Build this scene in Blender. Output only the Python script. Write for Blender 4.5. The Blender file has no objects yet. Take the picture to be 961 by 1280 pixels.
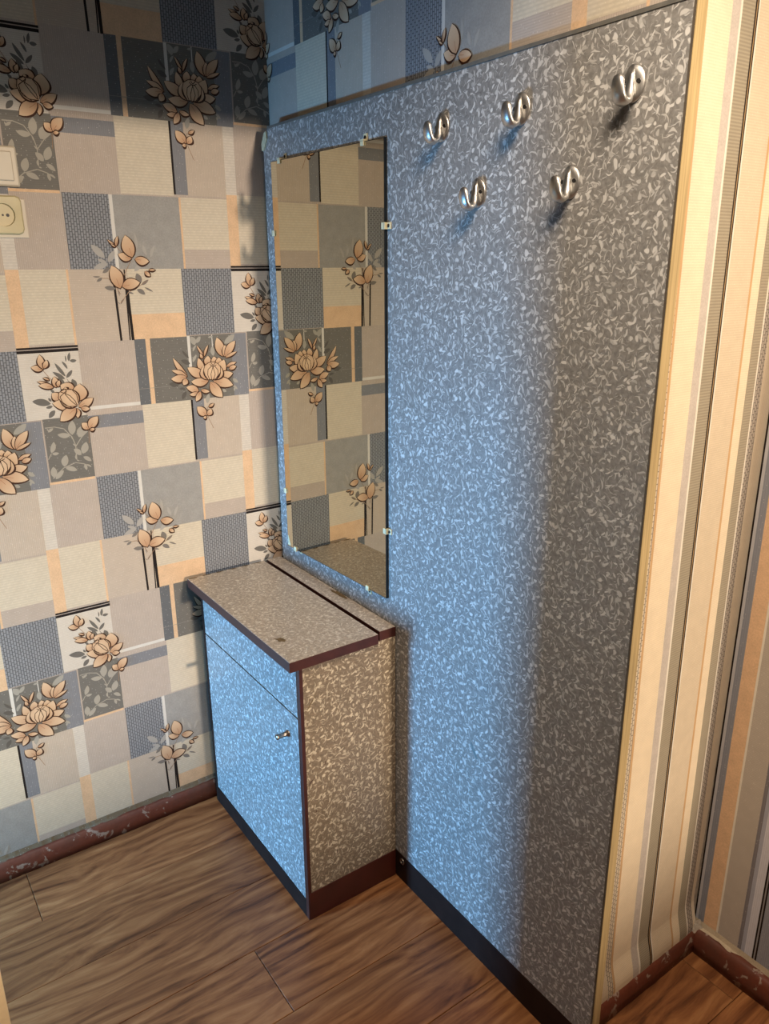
import bpy, bmesh, math, random
from mathutils import Vector, Matrix
R_ = random.Random(7)
scene = bpy.context.scene
COL = scene.collection

# ------------------------------------------------------------------ camera, world, lights, exposure
F_PX = 961.63; YAW = -0.9561; PITCH = 0.3091; ROLL = -0.0053
cam_data = bpy.data.cameras.new('camera'); cam = bpy.data.objects.new('camera', cam_data); COL.objects.link(cam)
cam_data.sensor_fit = 'VERTICAL'; cam_data.sensor_height = 24.0
cam_data.lens = F_PX / 1280 * 24.0
cam_data.clip_start = 0.02
_cy, _sy = math.cos(YAW), math.sin(YAW)
_f = Vector((_sy*math.cos(PITCH), _cy*math.cos(PITCH), -math.sin(PITCH)))
_r = Vector((_cy, -_sy, 0)); _u = _r.cross(_f)
_c, _s = math.cos(ROLL), math.sin(ROLL)
_r2 = _c*_r + _s*_u; _u2 = -_s*_r + _c*_u
m = Matrix((_r2, _u2, -_f)).transposed().to_4x4(); m.translation = Vector((1.8838, -0.9526, 1.5))
cam.matrix_world = m
scene.camera = cam

world = bpy.data.worlds.new('world'); scene.world = world; world.use_nodes = True
world.node_tree.nodes['Background'].inputs['Color'].default_value = (0.8, 0.72, 0.65, 1)
world.node_tree.nodes['Background'].inputs['Strength'].default_value = 0.12

def lamp(name, kind, loc, energy, color, target=None, **kw):
    d = bpy.data.lights.new(name, kind); d.energy = energy; d.color = color
    for k, v in kw.items(): setattr(d, k, v)
    o = bpy.data.objects.new(name, d); o.location = loc; COL.objects.link(o)
    if target is not None:
        o.rotation_euler = (Vector(target)-Vector(loc)).to_track_quat('-Z', 'Y').to_euler()
    return o
# low evening sun through the open side on the right
lamp('evening_sun', 'SUN', (6, 0.3, 2.2), 2.25, (1.0, 0.82, 0.64), target=(5, 0.275, 2.11), angle=math.radians(1.3))
# shaded bulb of the hall ceiling lamp
lamp('hall_bulb', 'SPOT', (1.70, -0.55, 2.36), 104, (1.0, 0.83, 0.65), target=(1.15, 0.0, 0.8), shadow_soft_size=0.22, spot_size=math.radians(104), spot_blend=0.75)
# cold daylight through the low window of the room behind the viewer
lamp('window_daylight', 'AREA', (0.09, -2.42, 0.45), 104, (0.17, 0.52, 1.0), target=(0.09, 0, 0.45), shape='RECTANGLE', size=0.24, size_y=0.5)

scene.view_settings.view_transform = 'Standard'; scene.view_settings.look = 'None'
scene.view_settings.gamma = 1; scene.view_settings.use_curve_mapping = False
scene.view_settings.exposure = 0.0
# ------------------------------------------------------------------ helpers
def lin(c):
    return tuple(((v/255)/12.92 if v/255 <= 0.04045 else ((v/255+0.055)/1.055)**2.4) for v in c)

class MB:
    """collects faces; build() links them as ONE mesh object"""
    def __init__(s): s.v = []; s.f = []; s.mi = []; s.col = []; s.sm = []
    def face(s, pts, mi=0, col=(1, 1, 1), smooth=False, cols=None):
        b = len(s.v); s.v += [tuple(p) for p in pts]; s.f.append(tuple(range(b, b+len(pts)))); s.mi.append(mi); s.sm.append(smooth)
        s.col += list(cols) if cols else [col]*len(pts)
    def mesh(s, verts, faces, mi=0, smooth=False, col=(1, 1, 1)):
        b = len(s.v); s.v += [tuple(p) for p in verts]; s.col += [col]*len(verts)
        for f in faces: s.f.append(tuple(i+b for i in f)); s.mi.append(mi); s.sm.append(smooth)
    def box(s, x0, x1, y0, y1, z0, z1, mi=0, bev=0.0):
        if bev <= 0:
            v = [(x, y, z) for z in (z0, z1) for y in (y0, y1) for x in (x0, x1)]
            s.mesh(v, [(0, 2, 3, 1), (4, 5, 7, 6), (0, 1, 5, 4), (2, 6, 7, 3), (0, 4, 6, 2), (1, 3, 7, 5)], mi); return
        bm = bmesh.new(); bmesh.ops.create_cube(bm, size=1)
        for q in bm.verts: q.co = Vector(((x0+x1)/2+q.co.x*(x1-x0), (y0+y1)/2+q.co.y*(y1-y0), (z0+z1)/2+q.co.z*(z1-z0)))
        bmesh.ops.bevel(bm, geom=bm.edges[:], offset=bev, segments=2, affect='EDGES', profile=0.5)
        s.add_bm(bm, mi); bm.free()
    def add_bm(s, bm, mi=0, smooth=False):
        bm.verts.ensure_lookup_table()
        for i, q in enumerate(bm.verts): q.index = i
        s.mesh([q.co for q in bm.verts], [[q.index for q in f.verts] for f in bm.faces], mi, smooth)
    def prism(s, poly, axis, a, b, mi=0):
        """poly: 2D points in the plane across axis, extruded from a to b (works for convex and simple polygons)"""
        def p(q, t): 
            return {0: (t, q[0], q[1]), 1: (q[0], t, q[1]), 2: (q[0], q[1], t)}[axis]
        n = len(poly); v = [p(q, a) for q in poly]+[p(q, b) for q in poly]
        s.mesh(v, [tuple(range(n))[::-1], tuple(range(n, 2*n))]+[(i, (i+1) % n, n+(i+1) % n, n+i) for i in range(n)], mi)
    def lathe(s, prof, origin, axis, n=24, mi=0):
        """prof: (r, t) along axis direction"""
        ax = Vector(axis).normalized(); a = ax.orthogonal().normalized(); b = ax.cross(a); o = Vector(origin)
        v = []
        for r, t in prof:
            for k in range(n):
                th = 2*math.pi*k/n; v.append(o+ax*t+(a*math.cos(th)+b*math.sin(th))*r)
        f = [(i*n+k, i*n+(k+1) % n, (i+1)*n+(k+1) % n, (i+1)*n+k) for i in range(len(prof)-1) for k in range(n)]
        s.mesh(v, f, mi, True)
        s.mesh([v[(len(prof)-1)*n+k] for k in range(n)], [tuple(range(n))], mi)
    def build(s, name, mats, parent=None, auto_normals=True):
        me = bpy.data.meshes.new(name)
        off = origin(parent) if parent else Vector((0, 0, 0))
        me.from_pydata([tuple(Vector(p)-off) for p in s.v], [], s.f)
        if not isinstance(mats, (list, tuple)): mats = [mats]
        for mt in mats: me.materials.append(mt)
        me.polygons.foreach_set('material_index', s.mi); me.polygons.foreach_set('use_smooth', s.sm)
        uv = me.uv_layers.new(name='UVMap'); ca = me.color_attributes.new('Col', 'FLOAT_COLOR', 'POINT')
        me.update()
        uvs = []
        for p in me.polygons:
            n = p.normal; ax = max(range(3), key=lambda i: abs(n[i]))
            for li in p.loop_indices:
                c = s.v[me.loops[li].vertex_index]
                uvs += {0: (c[1], c[2]), 1: (c[0], c[2]), 2: (c[0], c[1])}[ax]
        uv.data.foreach_set('uv', uvs)
        ca.data.foreach_set('color', [q for c in s.col for q in (c[0], c[1], c[2], 1.0)])
        if auto_normals:
            bm = bmesh.new(); bm.from_mesh(me); bmesh.ops.recalc_face_normals(bm, faces=bm.faces[:]); bm.to_mesh(me); bm.free()
        me.update()
        o = bpy.data.objects.new(name, me); COL.objects.link(o)
        if parent: o.parent = parent
        return o
def origin(o):
    v = Vector((0, 0, 0))
    while o: v = v+o.location; o = o.parent
    return v
def thing(name, label, cat, loc=(0, 0, 0), group=None):
    o = bpy.data.objects.new(name, None); COL.objects.link(o); o.location = loc; o.empty_display_size = 0.05
    o['label'] = label; o['category'] = cat
    if group: o['group'] = group
    return o
def structure(o, label=None, cat=None):
    o['kind'] = 'structure'
    if label: o['label'] = label
    if cat: o['category'] = cat
    return o
def copy_tree(o, parent=None):
    c = o.copy(); COL.objects.link(c); c.parent = parent
    for ch in o.children: copy_tree(ch, c)
    return c

# ------------------------------------------------------------------ materials
class NT:
    def __init__(s, name):
        s.m = bpy.data.materials.new(name); s.m.use_nodes = True; s.t = s.m.node_tree; s.n = s.t.nodes
        s.b = s.n['Principled BSDF']
    def node(s, typ, ins=None, **kw):
        q = s.n.new(typ)
        for k, v in kw.items(): setattr(q, k, v)
        if ins:
            for k, v in ins.items(): s.set(q.inputs[k], v)
        return q
    def set(s, sock, v):
        if hasattr(v, 'is_output') or isinstance(v, bpy.types.NodeSocket): s.t.links.new(v, sock)
        else: sock.default_value = v
    def math(s, op, a, b=None, c=None, clamp=False):
        q = s.n.new('ShaderNodeMath'); q.operation = op; q.use_clamp = clamp
        for i, v in enumerate((a, b, c)):
            if v is not None: s.set(q.inputs[i], v)
        return q.outputs[0]
    def vmath(s, op, a, b=None, scale=None):
        q = s.n.new('ShaderNodeVectorMath'); q.operation = op
        s.set(q.inputs[0], a)
        if b is not None: s.set(q.inputs[1], b)
        if scale is not None: s.set(q.inputs['Scale'], scale)
        return q.outputs[0]
    def mix(s, fac, a, b, mode='MIX'):
        q = s.n.new('ShaderNodeMix'); q.data_type = 'RGBA'; q.blend_type = mode
        s.set(q.inputs[0], fac); s.set(q.inputs[6], a if not isinstance(a, tuple) else a+(1,)*(4-len(a))); s.set(q.inputs[7], b if not isinstance(b, tuple) else b+(1,)*(4-len(b)))
        return q.outputs[2]
    def ramp(s, fac, stops):
        q = s.n.new('ShaderNodeValToRGB'); e = q.color_ramp.elements
        while len(e) < len(stops): e.new(0.5)
        for el, (p, c) in zip(e, stops):
            el.position = p; el.color = (c, c, c, 1) if not isinstance(c, tuple) else c+(1,)
        s.set(q.inputs[0], fac); return q.outputs[0]
    def uv(s): return s.n.new('ShaderNodeUVMap').outputs[0]
    def noise(s, vec, scale, detail=2, rough=0.5, dim='3D', dist=0.0):
        return s.node('ShaderNodeTexNoise', {'Vector': vec, 'Scale': scale, 'Detail': detail, 'Roughness': rough, 'Distortion': dist}, noise_dimensions=dim)
    def bump(s, h, strength=0.3, dist=0.001):
        q = s.node('ShaderNodeBump', {'Height': h, 'Strength': strength, 'Distance': dist}); s.t.links.new(q.outputs[0], s.b.inputs['Normal'])
    def out(s, color=None, rough=0.5, metal=0.0, spec=None, coat=None):
        if color is not None: s.set(s.b.inputs['Base Color'], color if not isinstance(color, tuple) else color+(1,)*(4-len(color)))
        s.set(s.b.inputs['Roughness'], rough); s.set(s.b.inputs['Metallic'], metal)
        if spec is not None: s.b.inputs['Specular IOR Level'].default_value = spec
        return s.m

def simple(name, rgb, rough=0.5, metal=0.0, var=0.12, vscale=60, bump=0.0, spec=None):
    t = NT(name); uv = t.node('ShaderNodeNewGeometry').outputs['Position']
    n = t.noise(uv, vscale, 3).outputs[0]
    c = lin(rgb); lo = tuple(v*(1-var) for v in c); hi = tuple(min(1, v*(1+var)) for v in c)
    col = t.mix(t.ramp(n, [(0.3, 0.0), (0.7, 1.0)]), lo, hi)
    if bump: t.bump(n, bump, 0.001)
    return t.out(col, rough, metal, spec)

def laminate(name, base, flake, dens=1.0):
    """grey pearl-flake decorative laminate: curled angular flakes, one per voronoi cell, several layers"""
    t = NT(name); uv = t.uv()
    wn = t.node('ShaderNodeTexNoise', {'Vector': uv, 'Scale': 70.0, 'Detail': 1.0}, noise_dimensions='2D').outputs[1]
    warp = t.vmath('SCALE', t.vmath('SUBTRACT', wn, (0.5, 0.5, 0.5)), scale=0.006)
    uvw = t.vmath('ADD', uv, warp)
    def layer(scale, seed, Lr, Wr, kr, bright):
        p = t.vmath('ADD', t.vmath('SCALE', uvw, scale=float(scale)), (seed*13.7, seed*7.3, 0))
        v = t.node('ShaderNodeTexVoronoi', {'Vector': p, 'Scale': 1.0, 'Randomness': 1.0}, voronoi_dimensions='2D', feature='F1')
        loc = t.vmath('SUBTRACT', p, v.outputs['Position'])
        cs = t.node('ShaderNodeSeparateColor', {0: v.outputs['Color']}).outputs
        rot = t.node('ShaderNodeVectorRotate', {'Vector': loc, 'Angle': t.math('MULTIPLY', cs[0], 6.283)}, rotation_type='Z_AXIS').outputs[0]
        q = t.node('ShaderNodeSeparateXYZ', {0: rot}).outputs
        k = t.math('MULTIPLY', t.math('SUBTRACT', cs[1], 0.5), kr)
        yy = t.math('SUBTRACT', q[1], t.math('MULTIPLY', k, t.math('MULTIPLY', q[0], q[0])))
        W = t.math('ADD', t.math('MULTIPLY', t.math('POWER', cs[2], 1.6), Wr[1]-Wr[0]), Wr[0])
        a = t.math('DIVIDE', q[0], t.math('ADD', Lr[0], t.math('MULTIPLY', cs[1], Lr[1]-Lr[0])))
        b = t.math('DIVIDE', yy, W)
        d = t.math('ADD', t.math('MULTIPLY', a, a), t.math('MULTIPLY', b, b))
        mask = t.math('SUBTRACT', 1.0, t.math('SMOOTH_MIN', t.math('MULTIPLY', d, 0.9), 1.0, 0.3), clamp=True)
        mask = t.math('MULTIPLY', mask, 2.6, clamp=True)
        return t.math('MULTIPLY', mask, t.math('ADD', bright[0], t.math('MULTIPLY', cs[0], bright[1]-bright[0])))
    l1 = layer(74*dens, 1, (0.22, 0.50), (0.05, 0.24), 2.2, (0.45, 1.0))
    l2 = layer(112*dens, 2, (0.22, 0.55), (0.03, 0.16), 2.8, (0.2, 0.7))
    l3 = layer(62*dens, 3, (0.16, 0.62), (0.02, 0.10), 1.6, (0.4, 0.9))
    l4 = layer(46*dens, 4, (0.06, 0.20), (0.06, 0.17), 6.0, (0.4, 1.0))
    dk = layer(88*dens, 5, (0.3, 0.7), (0.02, 0.045), 3.2, (0.5, 1.0))
    mx = t.math('MAXIMUM', t.math('MAXIMUM', l1, l2), t.math('MAXIMUM', l3, l4))
    mott = t.noise(uv, 130.0, 3, 0.6, '2D').outputs[0]
    big = t.noise(uv, 9.0, 2, 0.5, '2D').outputs[0]
    bl = lin(base); b0 = t.mix(t.ramp(mott, [(0.3, 0.0), (0.7, 1.0)]), tuple(v*0.80 for v in bl), tuple(v*1.22 for v in bl))
    b0 = t.mix(t.math('MULTIPLY', dk, 0.55), b0, tuple(v*0.35 for v in bl))
    col = t.mix(mx, b0, lin(flake))
    col = t.mix(t.math('MULTIPLY', t.ramp(big, [(0.35, 0.0), (0.7, 1.0)]), 0.10), col, lin((120, 112, 98)))
    t.bump(mott, 0.08, 0.0005)
    return t.out(col, 0.36, 0.0, 0.4)

def printed(name, kind):
    """wallpaper print: Col attribute times a woven / grained relief drawn in metres"""
    t = NT(name); uv = t.uv(); col = t.node('ShaderNodeVertexColor', layer_name='Col').outputs[0]
    s = t.node('ShaderNodeSeparateXYZ', {0: uv}).outputs
    U, V = s[0], s[1]
    nz = t.noise(uv, 420.0, 2, 0.6, '2D').outputs[0]
    soft = t.noise(uv, 40.0, 3, 0.5, '2D').outputs[0]
    def wave(x, pitch): return t.math('ADD', t.math('MULTIPLY', t.math('SINE', t.math('MULTIPLY', x, 6.2832/pitch)), 0.5), 0.5)
    if kind == 'linen_v': h = t.math('ADD', t.math('MULTIPLY', wave(U, 0.0042), 0.6), t.math('MULTIPLY', nz, 0.6)); amp = 0.20
    elif kind == 'linen_h': h = t.math('ADD', t.math('MULTIPLY', wave(V, 0.0040), 0.5), t.math('MULTIPLY', nz, 0.6)); amp = 0.20
    elif kind == 'ribbed': h = t.math('ADD', t.math('MULTIPLY', wave(V, 0.0048), 0.9), t.math('MULTIPLY', nz, 0.3)); amp = 0.30
    elif kind == 'dash':
        a = wave(V, 0.0062); b = wave(t.math('ADD', U, t.math('MULTIPLY', t.math('FLOOR', t.math('MULTIPLY', V, 1/0.0124)), 0.0075)), 0.015)
        h = t.math('ADD', t.math('MULTIPLY', t.math('MULTIPLY', a, t.math('ADD', t.math('MULTIPLY', b, 0.5), 0.5)), 0.7), t.math('MULTIPLY', nz, 0.5)); amp = 0.20
    elif kind == 'grain': h = t.math('ADD', t.math('MULTIPLY', t.noise(uv, 260.0, 4, 0.75, '2D').outputs[0], 1.3), t.math('MULTIPLY', soft, 0.3)); amp = 0.42
    elif kind == 'weave':
        br = t.node('ShaderNodeTexBrick', {'Vector': t.node('ShaderNodeVectorRotate', {'Vector': uv, 'Angle': math.pi/2}, rotation_type='Z_AXIS').outputs[0],
             'Scale': 1.0, 'Brick Width': 0.0108, 'Row Height': 0.0060, 'Mortar Size': 0.0011, 'Mortar Smooth': 0.3,
             'Color1': (1, 1, 1, 1), 'Color2': (0.86, 0.86, 0.86, 1), 'Mortar': (0, 0, 0, 1)}, offset=0.5)
        h = t.math('ADD', br.outputs['Color'], t.math('MULTIPLY', nz, 0.25)); amp = 0.9
    else: h = t.math('ADD', t.math('MULTIPLY', nz, 0.5), 0.25); amp = 0.08
    f = t.math('ADD', t.math('MULTIPLY', t.math('SUBTRACT', h, 0.5), amp), 1.0)
    if kind == 'weave': f = t.math('ADD', t.math('MULTIPLY', h, 0.75), 0.42)
    c = t.vmath('SCALE', col, scale=f)
    c = t.vmath('SCALE', c, scale=t.math('ADD', t.math('MULTIPLY', soft, 0.14), 0.93))
    if kind in ('linen_v', 'linen_h', 'dash'):
        v = t.node('ShaderNodeTexVoronoi', {'Vector': uv, 'Scale': 70.0}, voronoi_dimensions='2D')
        g = t.math('LESS_THAN', v.outputs['Distance'], 0.06)
        c = t.mix(t.math('MULTIPLY', g, 0.28), c, (0.95, 0.9, 0.82))
    t.bump(h, 0.35, 0.0004)
    return t.out(c, 0.72, 0.0, 0.25)

def plank_mat():
    t = NT('oak laminate plank'); g = t.node('ShaderNodeNewGeometry').outputs['Position']
    rnd = t.node('ShaderNodeObjectInfo').outputs['Random']
    off = t.node('ShaderNodeCombineXYZ', {0: t.math('MULTIPLY', rnd, 31.0), 1: t.math('MULTIPLY', rnd, 57.0), 2: 0.0}).outputs[0]
    p = t.vmath('ADD', g, off)
    st = t.vmath('MULTIPLY', p, (1.0, 0.16, 1.0))
    warp = t.noise(t.vmath('MULTIPLY', p, (1.0, 0.30, 1.0)), 6.0, 2, 0.5).outputs[1]
    st2 = t.vmath('ADD', st, t.vmath('SCALE', t.vmath('SUBTRACT', warp, (0.5, 0.5, 0.5)), scale=0.12))
    rings = t.node('ShaderNodeTexWave', {'Vector': st2, 'Scale': 9.0, 'Distortion': 9.0, 'Detail': 3.0, 'Detail Scale': 1.6, 'Detail Roughness': 0.6}, wave_type='BANDS', bands_direction='X').outputs[1]
    fine = t.noise(t.vmath('MULTIPLY', p, (1.0, 0.035, 1.0)), 230.0, 3, 0.65).outputs[0]
    broad = t.noise(st, 9.0, 3, 0.6).outputs[0]
    mid = t.noise(t.vmath('MULTIPLY', st2, (1.0, 0.35, 1.0)), 85.0, 4, 0.7).outputs[0]
    v = t.math('ADD', t.math('ADD', t.math('MULTIPLY', rings, 0.13), t.math('MULTIPLY', mid, 0.55)), t.math('MULTIPLY', broad, 0.38))
    c = t.ramp(v, [(0.36, lin((84, 48, 27))), (0.47, lin((126, 79, 47))), (0.58, lin((150, 99, 60))), (0.70, lin((174, 122, 78)))])
    c = t.vmath('SCALE', c, scale=t.math('ADD', t.math('MULTIPLY', rnd, 0.22), 0.88))
    kn = t.node('ShaderNodeTexVoronoi', {'Vector': t.vmath('MULTIPLY', p, (1.0, 0.6, 1.0)), 'Scale': 3.0}).outputs['Distance']
    c = t.mix(t.math('MULTIPLY', t.math('LESS_THAN', kn, 0.028), 0.8), c, lin((55, 28, 16)))
    t.bump(fine, 0.10, 0.0006)
    return t.out(c, 0.38, 0.0, 0.4)

def worn_paint():
    t = NT('red-brown paint worn to plaster'); p = t.node('ShaderNodeNewGeometry').outputs['Position']
    n1 = t.noise(p, 26.0, 4, 0.62, dist=0.6).outputs[0]; n2 = t.noise(p, 90.0, 3, 0.6).outputs[0]
    chips = t.ramp(n1, [(0.60, 0.0), (0.64, 1.0)])
    base = t.mix(n2, lin((92, 44, 32)), lin((122, 66, 48)))
    grime = t.ramp(t.noise(p, 12.0, 3).outputs[0], [(0.45, 0.0), (0.75, 0.6)])
    base = t.mix(grime, base, lin((78, 58, 48)))
    c = t.mix(t.math('MULTIPLY', chips, 0.75), base, t.mix(n2, lin((120, 98, 84)), lin((200, 186, 170))))
    t.bump(n1, 0.5, 0.002)
    return t.out(c, 0.5, 0.0, 0.4)

def wood_edge(name, a, b):
    t = NT(name); p = t.node('ShaderNodeNewGeometry').outputs['Position']
    n = t.noise(t.vmath('MULTIPLY', p, (1.0, 1.0, 0.02)), 260.0, 3, 0.6).outputs[0]
    n2 = t.noise(p, 5.0, 2).outputs[0]
    c = t.mix(t.ramp(n, [(0.3, 0.0), (0.7, 1.0)]), lin(a), lin(b)); c = t.vmath('SCALE', c, scale=t.math('ADD', 0.8, t.math('MULTIPLY', n2, 0.4)))
    return t.out(c, 0.6)

M_PLAIN_V = printed('wallpaper vertical linen', 'linen_v'); M_PLAIN_H = printed('wallpaper horizontal linen', 'linen_h')
M_DASH = printed('wallpaper cream dashes', 'dash'); M_GRAIN = printed('wallpaper grainy field', 'grain')
M_WEAVE = printed('wallpaper basket weave', 'weave'); M_FLAT = printed('wallpaper flat ink', 'flat'); M_RIB = printed('wallpaper ribbed stripe', 'ribbed')
WP = [M_PLAIN_V, M_PLAIN_H, M_DASH, M_GRAIN, M_WEAVE, M_FLAT, M_RIB]
PV, PH, DA, GR, WE, FL, RB = range(7)
M_LAM = laminate('grey pearl flake laminate', (132, 130, 127), (212, 210, 206), 0.88)
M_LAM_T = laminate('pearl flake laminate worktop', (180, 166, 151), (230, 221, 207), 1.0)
M_LAM_S = laminate('warm brown pearl flake laminate', (130, 114, 94), (216, 200, 172), 0.84)  # warmer, browner tone of the flake laminate for the cabinet side
M_DARK = simple('dark brown painted board', (40, 25, 20), 0.6, var=0.2, vscale=30, spec=0.12)
M_RED = simple('oxblood edge lacquer', (66, 29, 22), 0.45, var=0.18, vscale=40)
M_EDGE = wood_edge('raw plywood edge', (160, 138, 96), (196, 172, 124))
M_TRIM = simple('dull grey edging', (104, 102, 96), 0.4, var=0.15)
M_GAP = simple('black shadow groove', (14, 11, 10), 0.8)
M_CHIP = simple('bare chipboard', (206, 196, 160), 0.8, var=0.15, vscale=200, bump=0.3)
M_STAIN = simple('bare brown board under chipped laminate', (112, 92, 62), 0.8, var=0.35, vscale=150)
M_ALU = simple('cast aluminium', (206, 203, 198), 0.36, 1.0, var=0.08, vscale=90)
M_STEEL = simple('dull nickel', (150, 140, 130), 0.32, 1.0, var=0.2, vscale=150)
M_CLIP = simple('cream plated clip', (232, 218, 176), 0.4, 0.0, var=0.06)
M_HOLE = simple('dark screw', (22, 19, 17), 0.5, 0.0)
M_PLASTIC = simple('yellowed white plastic', (190, 178, 156), 0.4, 0.0, var=0.05, vscale=20)
M_SOCKET = simple('aged ivory plastic', (186, 172, 128), 0.4, 0.0, var=0.1, vscale=25)
M_FLOORBASE = simple('dark floor underlay', (46, 32, 24), 0.9)
M_PLASTER = simple('rough pale plaster', (176, 164, 148), 0.9, var=0.2, vscale=120, bump=0.5)
M_ROOM = simple('dim painted room wall', (170, 160, 148), 0.8)
M_CEIL = simple('ceiling whitewash', (200, 196, 190), 0.9)
M_DOOR = simple('beige door paint', (214, 190, 150), 0.45, var=0.04)
M_PLANK = plank_mat(); M_PAINT = worn_paint()
tm = NT('silvered mirror'); M_MIRROR = tm.out(tm.mix(0.0, lin((194, 190, 174)), (0, 0, 0)), 0.015, 1.0)
tg = NT('mirror edge'); M_MEDGE = tg.out(tg.mix(0.0, lin((20, 24, 24)), (0, 0, 0)), 0.3, 0.0)

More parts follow.
